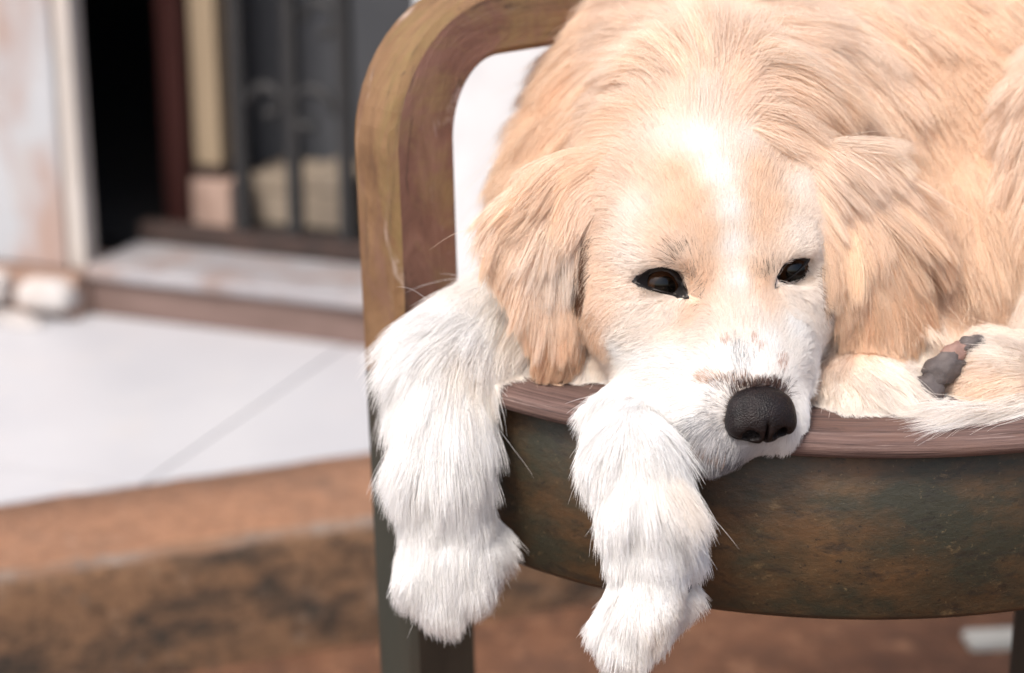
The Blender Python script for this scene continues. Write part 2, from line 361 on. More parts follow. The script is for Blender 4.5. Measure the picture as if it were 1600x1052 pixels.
lathe('seat', [(.002, ZS0), (CR - .006, ZS0), (CR - .002, ZS0 + .0015), (CR, ZS0 + .005), (CR - .0005, ZS0 + .009), (CR - .004, ZS1 - .001), (CR - .012, ZS1 + .0005), (CR - .05, ZS1), (.002, ZS1)], W_SEAT)
AR = .277
lathe('apron', [(AR - .022, ZS0 - .0005), (AR - .003, ZS0 - .0005), (AR, ZS0 - .004), (AR, .376), (AR - .003, .3725), (AR - .022, .3725), (AR - .022, ZS0 - .0005)], W_APRON)
# back frame: a flat bar bent over at the corner, standing on the seat's left side
def sweep(name, outer, inner, material, mats_by_side=None):
    """bar between two polylines (a, z) in the frame's plane, thick TO"""
    bm = bmesh.new(); uvl = bm.loops.layers.uv.new('UVMap'); b = .004
    rows = []; L = [0]
    for i, (o, q) in enumerate(zip(outer, inner)):
        o = Vector((o[0], o[1])); q = Vector((q[0], q[1])); dd = (q - o); w = dd.length; dd.normalize()
        if i: L.append(L[-1] + (Vector(outer[i]) - Vector(outer[i - 1])).length)
        sec = [(b, 0), (w - b, 0), (w, b), (w, TO - b), (w - b, TO), (b, TO), (0, TO - b), (0, b)]
        row = []
        for (x, y) in sec:
            pp = o + dd * x
            row.append(bm.verts.new(rc + fe * pp.x + Vector((0, 0, pp.y)) - fm * y))
        rows.append(row)
    circ = [0, .03, .034, .066, .07, .1, .104, .136, .14]
    for i in range(len(rows) - 1):
        for k in range(8):
            f = bm.faces.new((rows[i][k], rows[i][(k + 1) % 8], rows[i + 1][(k + 1) % 8], rows[i + 1][k]))
            f.material_index = 1 if k in (0, 1) else 0
            for lp, (ii, kk) in zip(f.loops, ((i, k), (i, k + 1), (i + 1, k + 1), (i + 1, k))): lp[uvl].uv = (L[ii], circ[kk])
    bm.faces.new(rows[0]); bm.faces.new(rows[-1][::-1])
    return from_bm(name, bm, material, chair)
ro, ri = .082, .034
outer, inner = [], []
def lean(z): return (.48 - z) * .03
for z in np.linspace(ZS0 - .02, ZT - ro, 10): outer.append((lean(z), z)); inner.append((lean(z) + TF, z))
for k in range(1, 13):
    a = math.pi / 2 * k / 12
    outer.append((ro - ro * math.cos(a) - .003, ZT - ro + ro * math.sin(a)))
    inner.append((TF + ri - ri * math.cos(a) - .003, ZT - ro + .0 + (ro - TR) * math.sin(a)))
nl = 16
for k in range(1, nl + 1):
    a = FL * k / nl
    outer.append((ro + (FL - 2 * ro) * k / nl, ZT + .0 * k)); inner.append((TF + ri + (FL - 2 * (TF + ri)) * k / nl, ZT - TR))
for k in range(1, 13):
    a = math.pi / 2 * k / 12
    outer.append((FL - ro + ro * math.sin(a), ZT - ro + ro * math.cos(a)))
    inner.append((FL - TF - ri + ri * math.sin(a), ZT - ro + (ro - TR) * math.cos(a)))
for z in np.linspace(ZT - ro, ZS0 - .02, 10)[1:]: outer.append((FL, z)); inner.append((FL - TF, z))
sweep('back_frame', outer, inner, [W_TAN, W_RED])
def leg_pts(a0, a1): 
    zs = np.linspace(ZS0 - .0205, 0, 9)
    return [(a0 + lean(z) if a0 < .2 else a0, z) for z in zs], [(a1 + lean(z) if a0 < .2 else a1, z) for z in zs]
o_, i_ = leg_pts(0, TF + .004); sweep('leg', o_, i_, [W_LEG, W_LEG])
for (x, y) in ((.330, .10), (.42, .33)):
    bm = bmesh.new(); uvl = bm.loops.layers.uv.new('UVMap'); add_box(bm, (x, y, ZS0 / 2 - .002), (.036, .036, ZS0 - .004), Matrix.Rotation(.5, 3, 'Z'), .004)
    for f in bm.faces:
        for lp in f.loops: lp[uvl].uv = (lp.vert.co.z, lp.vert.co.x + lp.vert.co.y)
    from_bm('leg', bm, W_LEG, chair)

# ------------------------------------------------------------------ dog: one smooth body from blended volumes
dog = empty('dog', (.17, .12, ZS1)); tag(dog, 'cream and golden long haired dog resting its chin on the seat edge', 'dog')
# head frame (cm): x to the picture's right, y towards the nose, z out of the forehead; origin between the eyes
def cv(r, u, b): return R_ * r + U_ * u + B_ * b
hs = cv(.976, .07, -.205); hs /= np.linalg.norm(hs)
hf = cv(.185, -.75, .635); hf -= hs * (hf @ hs); hf /= np.linalg.norm(hf)
hu = np.cross(hf, hs)
if hu @ U_ < 0: hu = -hu
HO = P(1138, 430, -.037)
HM = np.stack([hs, hf, hu], 1)                     # columns: axes
def H(x, y, z): return HO + HM @ (np.array([x, y, z]) * .01)

PR = []                                            # primitives: (kind, data, blend radius, region)
def ell(c, r, M=None, k=.02, reg='body', sub=False): PR.append(('e', np.array(c), np.array(r, float), np.eye(3) if M is None else np.array(M), k, reg, sub))
def cap(a, b, ra, rb, k=.02, reg='body', sub=False): PR.append(('c', np.array(a), np.array(b), (ra, rb), k, reg, sub))
def hell(c, r, k=.012, sub=False): ell(H(*c), np.array(r) * .01, HM, k, 'head', sub)
def hcap(a, b, ra, rb, k=.012): cap(H(*a), H(*b), ra * .01, rb * .01, k, 'head')
def frame(d, up):
    """axes with x along d"""
    d = np.array(d, float); d /= np.linalg.norm(d); up = np.array(up, float); up -= d * (up @ d); up /= np.linalg.norm(up)
    return np.stack([d, up, np.cross(d, up)], 1)

# trunk, chest, neck
ell(P(1135, 245, .15), (.086, .085, .080), k=.025)
cap(P(1150, 215, .165), P(1760, 215, .20), .105, .115, .05)
ell(P(960, 330, .12), (.055, .06, .06), k=.04)
cap(P(1010, 420, .10), P(1180, 470, .08), .06, .06, .04)
cap(P(1125, 200, .06), P(1115, 155, .12), .056, .064, .025)      # neck from skull to shoulders
ell(P(1350, 570, .035), (.058, .05, .050), k=.03)               # chest right of the muzzle
ell(P(1352, 628, -.028), (.030, .028, .021), k=.02)
ell(P(945, 580, .045), (.040, .04, .026), k=.02)
ell(P(1500, 420, .075), (.05, .05, .06), k=.03)
ell(P(905, 572, .02), (.034, .030, .026), k=.02)
# thigh and hind paw at the right
ell(P(1705, 330, .06), (.046, .06, .10), k=.012, reg='thigh')
ell(P(1700, 520, .03), (.045, .05, .05), k=.02, reg='thigh')
cap(P(1670, 610, .0), P(1575, 606, -.015), .030, .026, .015, 'hind')
ell(P(1556, 606, -.018), (.025, .028, .024), k=.012, reg='hind')
for (u, v) in ((1545, 568), (1522, 590), (1512, 616), (1524, 636)): cap(P(1565, 606, -.02), P(u, v, -.022), .014, .0095, .006, 'hind')
cap(P(1720, 640, -.02), P(1530, 655, -.058), .011, .005, .008, 'tail')
# left-hand front leg (hangs in front of the post)
L1, L2, L3, L4 = P(850, 470, .09), P(705, 560, .010), P(690, 720, -.026), P(700, 850, -.028)
cap(L1, L2, .036, .027, .02, 'leg_a'); cap(L2, L3, .027, .0225, .003, 'leg_a'); cap(L3, L4, .0225, .0220, .003, 'leg_a')
ell(P(703, 868, -.031), (.0245, .021, .025), k=.006, reg='leg_a')
for (u, v, du) in ((655, 902, 0), (681, 931, 0), (708, 933, 0), (735, 906, 0)):
    cap(P(700 + (u - 700) * .6, 880, -.036), P(u, v, -.042), .0125, .0100, .006, 'leg_a')
cap(P(745, 830, -.02), P(782, 848, -.02), .010, .007, .008, 'leg_a')
# right-hand front leg (under the chin)
K1, K1b, K2, K3, K4 = P(1060, 605, .0), P(980, 664, -.056), P(986, 712, -.090), P(1006, 785, -.103), P(1010, 850, -.108)
cap(K1, K1b, .022, .0195, .012, 'leg_b'); cap(K1b, K2, .0195, .0205, .003, 'leg_b'); cap(K2, K3, .0205, .0210, .003, 'leg_b'); cap(K3, K4, .0210, .0185, .003, 'leg_b')
cap(K4, P(1015, 935, -.115), .018, .015, .003, 'leg_b')
ell(P(997, 960, -.118), (.017, .018, .018), k=.006, reg='leg_b')
for (u, v, Y) in ((950, 982, -.122), (966, 1008, -.127), (992, 1013, -.128), (1017, 990, -.124)):
    cap(P(998, 960, -.118), P(u, v, Y), .0095, .0082, .0025, 'leg_b')
cap(P(1025, 965, -.108), P(1076, 932, -.100), .010, .006, .008, 'leg_b')
cap(P(1035, 820, -.10), P(1062, 862, -.10), .014, .011, .010, 'leg_b')
# head
hell((0, -5.5, -1.3), (6.0, 6.4, 4.9), .02)
for s in (-1, 1):
    hell((s * 2.9, -1.7, .35), (2.0, 2.2, 1.5), .012)
    hell((s * 4.0, -1.6, -3.2), (2.5, 3.6, 3.0), .015)
    hell((-1.9, 5.0, -3.5) if s < 0 else (1.25, 4.9, -3.1), (2.0, 3.9, 2.2) if s < 0 else (1.65, 3.7, 1.9), .010)
    hell((-2.75, 3.2, -4.1) if s < 0 else (2.3, 2.5, -3.9), (2.2, 3.4, 2.4) if s < 0 else (1.9, 2.9, 2.2), .010)
hell((0, .3, -2.6), (4.3, 4.2, 3.3), .02)
hcap((0, .5, -1.2), (-.2, 6.4, -1.75), 2.0, 1.45, .010)
hell((-.45, 6.5, -2.8), (1.75, 1.8, 1.6), .010)
hcap((-.8, 2, -5.3), (-1.0, 6.5, -4.6), 2.2, 1.3, .012)
hcap((0, -2, -6), (-.5, -7, -7), 4.2, 5.5, .03)
for s in (-1, 1): hell((s * 3.35, .15, .1), (1.5, 1.0, 1.0), .006, sub=True)         # shallow eye hollows
# ears: thin flaps hanging from the skull's sides
ua = np.array([0, -1, .25])
ell(P(905, 320, .006), (.022, .010, .028), frame((1, .35, .2), (0, -1, .3)), .018, 'ear_a')
ell(P(853, 385, .002), (.026, .009, .034), frame((1, .25, .3), (0, -1, .2)), .012, 'ear_a')
ell(P(860, 450, -.004), (.018, .008, .034), frame((1, .15, .1), (0, -1, .1)), .012, 'ear_a')
ell(P(868, 508, -.010), (.0105, .007, .024), frame((1, .1, .1), (0, -1, .1)), .010, 'ear_a')
ell(P(1308, 300, .006), (.022, .012, .028), frame((1, .3, -.4), (.2, -1, .3)), .018, 'ear_b')
ell(P(1358, 365, .004), (.029, .010, .036), frame((1, .3, -.35), (.2, -1, .2)), .012, 'ear_b')
ell(P(1366, 415, -.004), (.028, .009, .033), frame((1, .2, -.1), (.2, -1, .1)), .012, 'ear_b')
ell(P(1370, 475, -.008), (.0165, .007, .020), frame((1, .1, -.1), (.1, -1, .1)), .010, 'ear_b')

def sdf_eval(p, prim):
    if prim[0] == 'e':
        q = (p - prim[1]) @ prim[3]; r = prim[2]
        k0 = np.sqrt(((q / r) ** 2).sum(-1)); k1 = np.sqrt(((q / r ** 2) ** 2).sum(-1))
        return k0 * (k0 - 1) / np.maximum(k1, 1e-6)
    a, b, (ra, rb) = prim[1], prim[2], prim[3]
    pa = p - a; ba = b - a; h = np.clip(pa @ ba / (ba @ ba), 0, 1)
    return np.sqrt(((pa - h[..., None] * ba) ** 2).sum(-1)) - (ra + (rb - ra) * h)
def prim_k(p): return p[4]
def bounds(p):
    if p[0] == 'e': r = np.abs(p[3]) @ p[2] if False else np.full(3, p[2].max()); return p[1] - r, p[1] + r
    r = max(p[3]); return np.minimum(p[1], p[2]) - r, np.maximum(p[1], p[2]) + r
def build_grid(prims, lo, hi, h):
    lo = np.array(lo); n = np.ceil((np.array(hi) - lo) / h).astype(int) + 1
    D = np.full(n, .06, np.float32)
    ax = [lo[i] + h * np.arange(n[i]) for i in range(3)]
    for pr in prims:
        k = prim_k(pr); b0, b1 = bounds(pr); m = k + .05
        i0 = np.clip(np.floor((b0 - m - lo) / h).astype(int), 0, n); i1 = np.clip(np.ceil((b1 + m - lo) / h).astype(int) + 1, 0, n)
        if (i1 <= i0).any(): continue
        g = np.stack(np.meshgrid(*[ax[i][i0[i]:i1[i]] for i in range(3)], indexing='ij'), -1)
        d = sdf_eval(g, pr).astype(np.float32)
        S = D[i0[0]:i1[0], i0[1]:i1[1], i0[2]:i1[2]]
        if pr[-1] is True:
            hh = np.maximum(k - np.abs(S + d), 0) / k; S[...] = np.maximum(S, -d) + hh * hh * k * .25
        else:
            hh = np.maximum(k - np.abs(S - d), 0) / k; S[...] = np.minimum(S, d) - hh * hh * k * .25
    return D, lo, h
def surface_nets(D, lo, h):
    n = np.array(D.shape); s = D < 0
    c = [s[i:n[0] - 1 + i, j:n[1] - 1 + j, k:n[2] - 1 + k] for i in (0, 1) for j in (0, 1) for k in (0, 1)]
    al = c[0].copy(); an = c[0].copy()
    for x in c[1:]: al |= x; an &= x
    act = al & ~an; idx = np.argwhere(act); vid = np.full(act.shape, -1, np.int64); vid[act] = np.arange(len(idx))
    acc = np.zeros((len(idx), 3)); cnt = np.zeros(len(idx))
    cor = [(i, j, k) for i in (0, 1) for j in (0, 1) for k in (0, 1)]
    for a in cor:
        for ax in range(3):
            if a[ax]: continue
            b = list(a); b[ax] = 1
            fa = D[tuple((idx + a).T)].astype(float); fb = D[tuple((idx + b).T)].astype(float)
            x = (fa < 0) != (fb < 0); t = np.where(x, fa / np.where(x, fa - fb, 1), 0)
            pt = np.array(a, float) + np.zeros((len(idx), 3)); pt[:, ax] += t
            acc[x] += pt[x]; cnt[x] += 1
    V = lo + h * (idx + acc / cnt[:, None])
    Q = []
    for ax in range(3):
        o = [i for i in range(3) if i != ax]
        sl0 = [slice(None)] * 3; sl1 = [slice(None)] * 3; sl0[ax] = slice(0, -1); sl1[ax] = slice(1, None)
        x = s[tuple(sl0)] != s[tuple(sl1)]; e = np.argwhere(x); fl = s[tuple(sl0)][x]
        ok = (e[:, o[0]] > 0) & (e[:, o[1]] > 0) & (e[:, o[0]] < n[o[0]] - 1) & (e[:, o[1]] < n[o[1]] - 1)
        e, fl = e[ok], fl[ok]
        def g(a, b):
            q = e.copy(); q[:, o[0]] -= a; q[:, o[1]] -= b; return vid[tuple(q.T)]
        q = np.stack([g(1, 1), g(0, 1), g(0, 0), g(1, 0)], 1)
        flip = fl if ax != 1 else ~fl
        q = np.where(flip[:, None], q, q[:, ::-1]); Q.append(q)
    return V, np.concatenate(Q)
def trilinear(D, lo, h, p):
    q = (p - lo) / h; n = np.array(D.shape); i = np.clip(np.floor(q).astype(int), 0, n - 2); f = np.clip(q - i, 0, 1)
    r = 0
    for a in (0, 1):
        for b in (0, 1):
            for c in (0, 1):
                w = (f[:, 0] if a else 1 - f[:, 0]) * (f[:, 1] if b else 1 - f[:, 1]) * (f[:, 2] if c else 1 - f[:, 2])
                r = r + w * D[i[:, 0] + a, i[:, 1] + b, i[:, 2] + c]
    return r
def grad(D, lo, h, p, e=.003):
    g = np.stack([trilinear(D, lo, h, p + d) - trilinear(D, lo, h, p - d) for d in np.eye(3) * e], -1)
    return g / np.maximum(np.linalg.norm(g, axis=1, keepdims=True), 1e-9)
def np_mesh(name, V, Q):
    me = bpy.data.meshes.new(name); k = Q.shape[1]
    me.vertices.add(len(V)); me.vertices.foreach_set('co', V.astype(np.float32).ravel())
    me.loops.add(Q.size); me.loops.foreach_set('vertex_index', Q.astype(np.int32).ravel())
    me.polygons.add(len(Q)); me.polygons.foreach_set('loop_start', np.arange(len(Q), dtype=np.int32) * k)
    me.polygons.foreach_set('use_smooth', np.ones(len(Q), bool)); me.update(calc_edges=True); me.validate(); return me

HG = .003
D, LO, HG = build_grid(PR, (-.15, -.175, .30), (.44, .36, .72), HG)
V, Q = surface_nets(D, LO, HG)
me = np_mesh('dog_body', V, Q)
NV = grad(D, LO, HG, V)
# region of each vertex: the nearest volume
regs = ['body', 'thigh', 'hind', 'tail', 'leg_a', 'leg_b', 'head', 'ear_a', 'ear_b']
RD = np.full((len(V), len(regs)), 9.0)
for pr in PR:
    if pr[-1] is True: continue
    j = regs.index(pr[-2]); RD[:, j] = np.minimum(RD[:, j], sdf_eval(V, pr))
VR = RD.argmin(1)
for j in (7, 8):                                    # ears win where they stand out
    VR[RD[:, j] < .0015] = j
bvh = BVHTree.FromPolygons([Vector(v) for v in V], [tuple(int(i) for i in q) for q in Q])
def hit(u, v, fallback=0.0):
    d = F_ + R_ * ((u - 800) / FPX) + U_ * ((526 - v) / FPX); d = d / np.linalg.norm(d)
    r = bvh.ray_cast(Vector(CAM), Vector(d), 5)
    if r[0] is None:
        r = bvh.find_nearest(Vector(P(u, v, fallback)))
    return np.array(r[0]), np.array(r[1])
M_skin = bpy.data.materials.new('dog_skin'); M_skin.use_nodes = True
nt = M_skin.node_tree; at = nt.nodes.new('ShaderNodeAttribute'); at.attribute_name = 'coat'
nt.links.new(at.outputs['Color'], nt.nodes['Principled BSDF'].inputs['Base Color']); nt.nodes['Principled BSDF'].inputs['Roughness'].default_value = .8
body = link('body', me, M_skin, dog)

# eyes
M_eye = bpy.data.materials.new('dark_brown_eye'); M_eye.use_nodes = True
b_ = M_eye.node_tree.nodes['Principled BSDF']; b_.inputs['Base Color'].default_value = (.008, .004, .003, 1); b_.inputs['Roughness'].default_value = .05; b_.inputs['Specular IOR Level'].default_value = .3
N, Lk = M_eye.node_tree.nodes, M_eye.node_tree.links
tc = N.new('ShaderNodeTexCoord'); dt = N.new('ShaderNodeVectorMath'); dt.operation = 'DOT_PRODUCT'; gz = Vector(B_ * .9 + hf * .35 + hs * .1).normalized(); dt.inputs[1].default_value = gz
nv = N.new('ShaderNodeVectorMath'); nv.operation = 'NORMALIZE'; Lk.new(tc.outputs['Object'], nv.inputs[0]); Lk.new(nv.outputs[0], dt.inputs[0])
cr = N.new('ShaderNodeValToRGB'); el = cr.color_ramp.elements; el[0].position = .55; el[0].color = (.035, .025, .022, 1); el[1].position = .94; el[1].color = (.002, .0015, .001, 1)
for p_, c_ in ((.68, (.006, .004, .003, 1)), (.74, (.050, .022, .010, 1)), (.88, (.034, .014, .006, 1)), (.915, (.002, .0015, .001, 1))):
    e_ = el.new(p_); e_.color = c_
Lk.new(dt.outputs['Value'], cr.inputs[0]); Lk.new(cr.outputs[0], b_.inputs['Base Color'])
M_lid = mat('black_eyelid', [(.3, (.010, .008, .008)), (.7, (.022, .017, .016))], 400, rough=.35, bump=.0003, bscale=900)
EYES = [  # outline pixels, clockwise from the outer corner; eyeball radius
    ([(992, 441), (1002, 428), (1016, 420), (1033, 417), (1048, 420), (1060, 430), (1068, 445), (1072, 464), (1058, 464), (1040, 460), (1022, 455), (1006, 449)], .0125),
    ([(1264, 404), (1253, 399), (1240, 400), (1229, 408), (1220, 420), (1213, 433), (1210, 450), (1221, 444), (1234, 437), (1246, 428), (1256, 418), (1262, 410)], .0118)]
EYE_INFO = []
for pts, er in EYES:
    pts = np.array(pts, float); c = pts.mean(0)
    h0, n0 = hit(*c)
    ne = B_ * .8 + np.array(n0) * .5; ne /= np.linalg.norm(ne)
    ctr = h0 - ne * (er - .0052)
    EYE_INFO.append((pts, c, ctr, er))
    bm = bmesh.new(); bmesh.ops.create_uvsphere(bm, u_segments=32, v_segments=20, radius=er)
    eye = from_bm('eye', bm, M_eye, None, True); eye.parent = dog; eye.location = Vector(ctr) - Vector(dog.location)
    # lids: rings of skin from inside the opening out to the fur
    def onsphere(u, v, r):
        d = F_ + R_ * ((u - 800) / FPX) + U_ * ((526 - v) / FPX); d = d / np.linalg.norm(d)
        oc = CAM - ctr; b = d @ oc; q = b * b - (oc @ oc - r * r)
        if q < 0: q = 0
        return CAM + d * (-b - math.sqrt(q))
    # refine outline
    m = 48; seg = np.linalg.norm(np.roll(pts, -1, 0) - pts, axis=1); cum = np.r_[0, seg.cumsum()]
    cl = np.vstack([pts, pts[:1]]); tt = np.linspace(0, cum[-1], m, endpoint=False)
    sm = np.stack([np.interp(tt, cum, cl[:, k]) for k in (0, 1)], 1)
    bm = bmesh.new(); rings = []
    for sc, kind in ((.72, 's0'), (.78, 's1'), (.90, 'm'), (1.06, 'm2'), (1.22, 'b')):
        ring = []
        for p in sm:
            scl = sc * (.97 if kind in ('s0', 's1') and p[1] < c[1] else 1)
            q = c + (p - c) * scl
            if kind == 's0': w = onsphere(*q, er - .0006)
            elif kind == 's1': w = onsphere(*q, er + .0006)
            elif kind == 'm': w = onsphere(*q, er + .0011)
            else:
                hh, nn = hit(*q); w = hh + nn * (.0016 if kind == 'm2' else -.0012)
            ring.append(bm.verts.new(w))
        rings.append(ring)
    for a, b in zip(rings, rings[1:]):
        for k in range(m): bm.faces.new((a[k], a[(k + 1) % m], b[(k + 1) % m], b[k]))
    bmesh.ops.translate(bm, verts=bm.verts, vec=-Vector(ctr))
    lid = from_bm('eyelid', bm, M_lid, None, True); lid.parent = eye

# nose leather
M_nose = bpy.data.materials.new('nose_leather'); M_nose.use_nodes = True
N, Lk = M_nose.node_tree.nodes, M_nose.node_tree.links
b_ = N['Principled BSDF']; b_.inputs['Roughness'].default_value = .46; b_.inputs['Specular IOR Level'].default_value = .28
tc = N.new('ShaderNodeTexCoord'); vo = N.new('ShaderNodeTexVoronoi'); vo.inputs['Scale'].default_value = 1300; Lk.new(tc.outputs['Object'], vo.inputs['Vector'])
bp = N.new('ShaderNodeBump'); bp.inputs['Distance'].default_value = .0005; bp.inputs['Strength'].default_value = .7; Lk.new(vo.outputs['Distance'], bp.inputs['Height']); Lk.new(bp.outputs[0], b_.inputs['Normal'])
nz = N.new('ShaderNodeTexNoise'); nz.inputs['Scale'].default_value = 160; Lk.new(tc.outputs['Object'], nz.inputs['Vector'])
cr = N.new('ShaderNodeValToRGB'); cr.color_ramp.elements[0].position = .35; cr.color_ramp.elements[1].position = .7
cr.color_ramp.elements[0].color = (.005, .0032, .0032, 1); cr.color_ramp.elements[1].color = (.012, .0070, .0068, 1)
Lk.new(nz.outputs['Fac'], cr.inputs[0]); Lk.new(cr.outputs[0], b_.inputs['Base Color'])
NP = []
keep = PR; PR = NP
NC = (-.25, 8.0, -1.3)
def ne_(c, r, k=.004, sub=False): ell(H(NC[0] + c[0], NC[1] + c[1], NC[2] + c[2]), np.array(r) * .01, HM, k, 'n', sub)
ne_((0, -.2, .25), (1.65, 1.2, .92))
ne_((0, .35, -.25), (1.35, .95, .95))
for s in (-1, 1):
    ne_((s * 1.15, .2, -.25), (.62, .85, .78), .003)
    ne_((s * .72, .95, -.20), (.42, .75, .33), .002, True)
    ne_((s * 1.2, .75, -.62), (.45, .45, .13), .002, True)
ne_((0, 1.2, -.5), (.08, .5, 1.1), .002, True)
PR = keep
cN = H(*NC)
Dn, Ln, hn = build_grid(NP, cN - .026, cN + .026, .0006)
Vn, Qn = surface_nets(Dn, Ln, hn)
nose = link('nose', np_mesh('dog_nose', Vn, Qn), M_nose, dog)

# pads of the hind paw
M_pad = mat('grey_paw_pad', [(.3, (.055, .045, .045)), (.7, (.12, .10, .095))], 120, rough=.75, bump=.0006, bscale=500)
M_padp = mat('pinkish_paw_pad', [(.3, (.20, .115, .095)), (.7, (.30, .19, .155))], 120, rough=.75, bump=.0006, bscale=500)
def pad(u, v, Y, r, ang=0, m=None, name='paw_pad'):
    bm = bmesh.new(); bmesh.ops.create_icosphere(bm, subdivisions=3, radius=1)
    fr = np.stack([R_ * math.cos(ang) + U_ * math.sin(ang), -R_ * math.sin(ang) + U_ * math.cos(ang), B_], 1) @ np.diag(r)
    for w in bm.verts:
        q = np.array(w.co); q *= 1 + .13 * math.sin(q[0] * 4 + u) * math.sin(q[1] * 5 + v) + .09 * math.sin(q[0] * 9 + q[1] * 8 + u); w.co = Vector(P(u, v, Y) + fr @ q)
    return from_bm(name, bm, m or M_pad, dog, True)
pad(1518, 537, -.024, (.0080, .0045, .006), .25)
pad(1490, 552, -.026, (.0085, .0055, .006), .6, M_padp)
pad(1474, 576, -.030, (.0115, .0080, .008), .6)
pad(1452, 612, -.034, (.0085, .0100, .008), .1)
pad(1428, 642, -.036, (.0085, .0085, .007), -.2)
pad(1460, 646, -.036, (.0095, .0065, .007), 0)
pad(1064, 925, -.112, (.0035, .0060, .004), -.6)
pad(1040, 962, -.104, (.0060, .0070, .006), -.4)

# ------------------------------------------------------------------ coat
WH = (.95, .94, .925); OW = (.92, .86, .80); CR_ = (.91, .77, .65); LG = (.89, .71, .55); GO = (.84, .61, .43); DG = (.75, .48, .29); GR = (.60, .59, .60); PK = (.60, .38, .30); GB = (.36, .22, .13)
# region: (u, v, du, dv, length mm, lift, colour)
G = {}
G['head'] = [
    # muzzle
    (1165, 590, -.05, -1, 5, .20, WH), (1145, 560, -.1, -1, 6, .18, WH), (1150, 520, 0, -1, 6, .15, OW), (1200, 545, .2, -1, 6, .18, WH), (1180, 500, .1, -1, 6, .16, OW),
    (1100, 590, -.7, -.6, 7, .20, WH), (1060, 560, -.9, -.3, 8, .22, WH), (1010, 560, -.95, .1, 9, .25, WH), (1080, 640, -.9, .25, 8, .25, WH), (1030, 640, -.8, .6, 9, .28, WH),
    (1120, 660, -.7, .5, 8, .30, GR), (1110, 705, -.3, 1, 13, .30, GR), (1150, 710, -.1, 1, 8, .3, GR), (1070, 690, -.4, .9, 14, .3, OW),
    (1245, 640, .7, .3, 7, .25, WH), (1255, 590, .8, -.1, 8, .22, WH), (1270, 550, .7, .3, 9, .22, WH), (1235, 520, .5, -.8, 7, .18, WH), (1270, 640, .6, .6, 8, .3, WH),
    # stripe and forehead
    (1152, 450, 0, -1, 7, .15, WH), (1148, 400, 0, -1, 8, .15, WH), (1140, 345, -.02, -1, 9, .16, WH), (1125, 290, -.05, -1, 11, .18, WH), (1105, 240, -.1, -1, 13, .2, WH), (1062, 240, -.3, -.95, 16, .2, OW), (1155, 240, .25, -.95, 16, .2, OW),
    (1100, 190, 0, -1, 26, .24, OW), (1050, 170, -.5, -.8, 30, .25, CR_), (1150, 170, .5, -.8, 30, .25, CR_), (1100, 130, 0, -1, 36, .25, CR_), (1000, 150, -.8, -.4, 36, .25, LG), (1200, 140, .8, -.4, 36, .25, LG), (985, 200, -.9, .1, 36, .22, LG), (1215, 190, .85, .3, 32, .2, CR_), (955, 235, -.75, .55, 38, .20, LG), (1245, 225, .7, .75, 34, .16, CR_), (935, 300, -.45, .85, 36, .16, CR_), (930, 350, -.15, 1, 30, .14, LG),
    # golden brow patches
    (1090, 330, -.25, -1, 9, .16, LG), (1105, 380, -.15, -1, 8, .15, LG), (1070, 350, -.4, -.9, 9, .16, LG), (1185, 330, .2, -1, 9, .16, LG), (1190, 370, .2, -1, 8, .15, LG), (1205, 340, .4, -.9, 9, .16, LG), (1070, 290, -.4, -.9, 11, .18, LG), (1190, 290, .35, -.9, 11, .18, LG), (1100, 430, -.1, -1, 6, .15, LG), (1185, 440, .1, -1, 6, .15, LG),
    (1040, 385, -.7, -.5, 9, .18, CR_), (1000, 400, -.9, -.25, 10, .2, OW), (965, 430, -.9, .1, 11, .2, CR_), (1000, 345, -.6, -.7, 12, .2, OW), (960, 340, -.8, .0, 18, .2, CR_), (1000, 270, -.7, -.55, 20, .22, CR_),
    (1235, 370, .6, -.6, 9, .18, OW), (1265, 370, .7, -.3, 10, .2, OW), (1240, 310, .5, -.8, 12, .2, OW), (1235, 260, .6, -.7, 20, .22, CR_), (1270, 420, .6, .5, 9, .2, OW),
    (1085, 455, .5, -.5, 5, .14, LG), (1200, 455, -.5, -.5, 5, .14, LG), (1225, 457, .3, .8, 6, .16, OW), (1245, 442, .6, .7, 6, .16, OW), (1052, 475, -.1, .8, 6, .16, OW), (1018, 464, -.5, .8, 6, .16, OW),
    (1035, 407, -.3, -.8, 7, .16, OW), (1003, 416, -.8, -.4, 7, .16, OW), (1062, 413, .2, -.9, 6, .15, CR_), (1240, 390, .3, -.8, 7, .16, OW), (1214, 405, -.2, -1, 6, .15, CR_), (1270, 394, .8, -.4, 7, .16, OW),
    # under the eyes, cheeks
    (1035, 490, -.7, .5, 8, .2, OW), (1000, 490, -.8, .5, 9, .2, OW), (1080, 490, -.3, .5, 6, .18, CR_), (1090, 520, -.6, .2, 7, .18, OW), (1230, 470, .5, .6, 8, .18, OW), (1200, 480, .2, -.9, 6, .16, CR_), (1260, 470, .5, .8, 9, .2, OW),
    (960, 480, -.8, .5, 12, .22, CR_), (945, 520, -.6, .8, 14, .24, LG), (980, 540, -.9, .4, 11, .24, WH), (990, 520, -.9, .3, 11, .22, OW), (925, 440, -.5, .8, 14, .22, LG), (985, 600, -.8, .6, 10, .28, WH)]
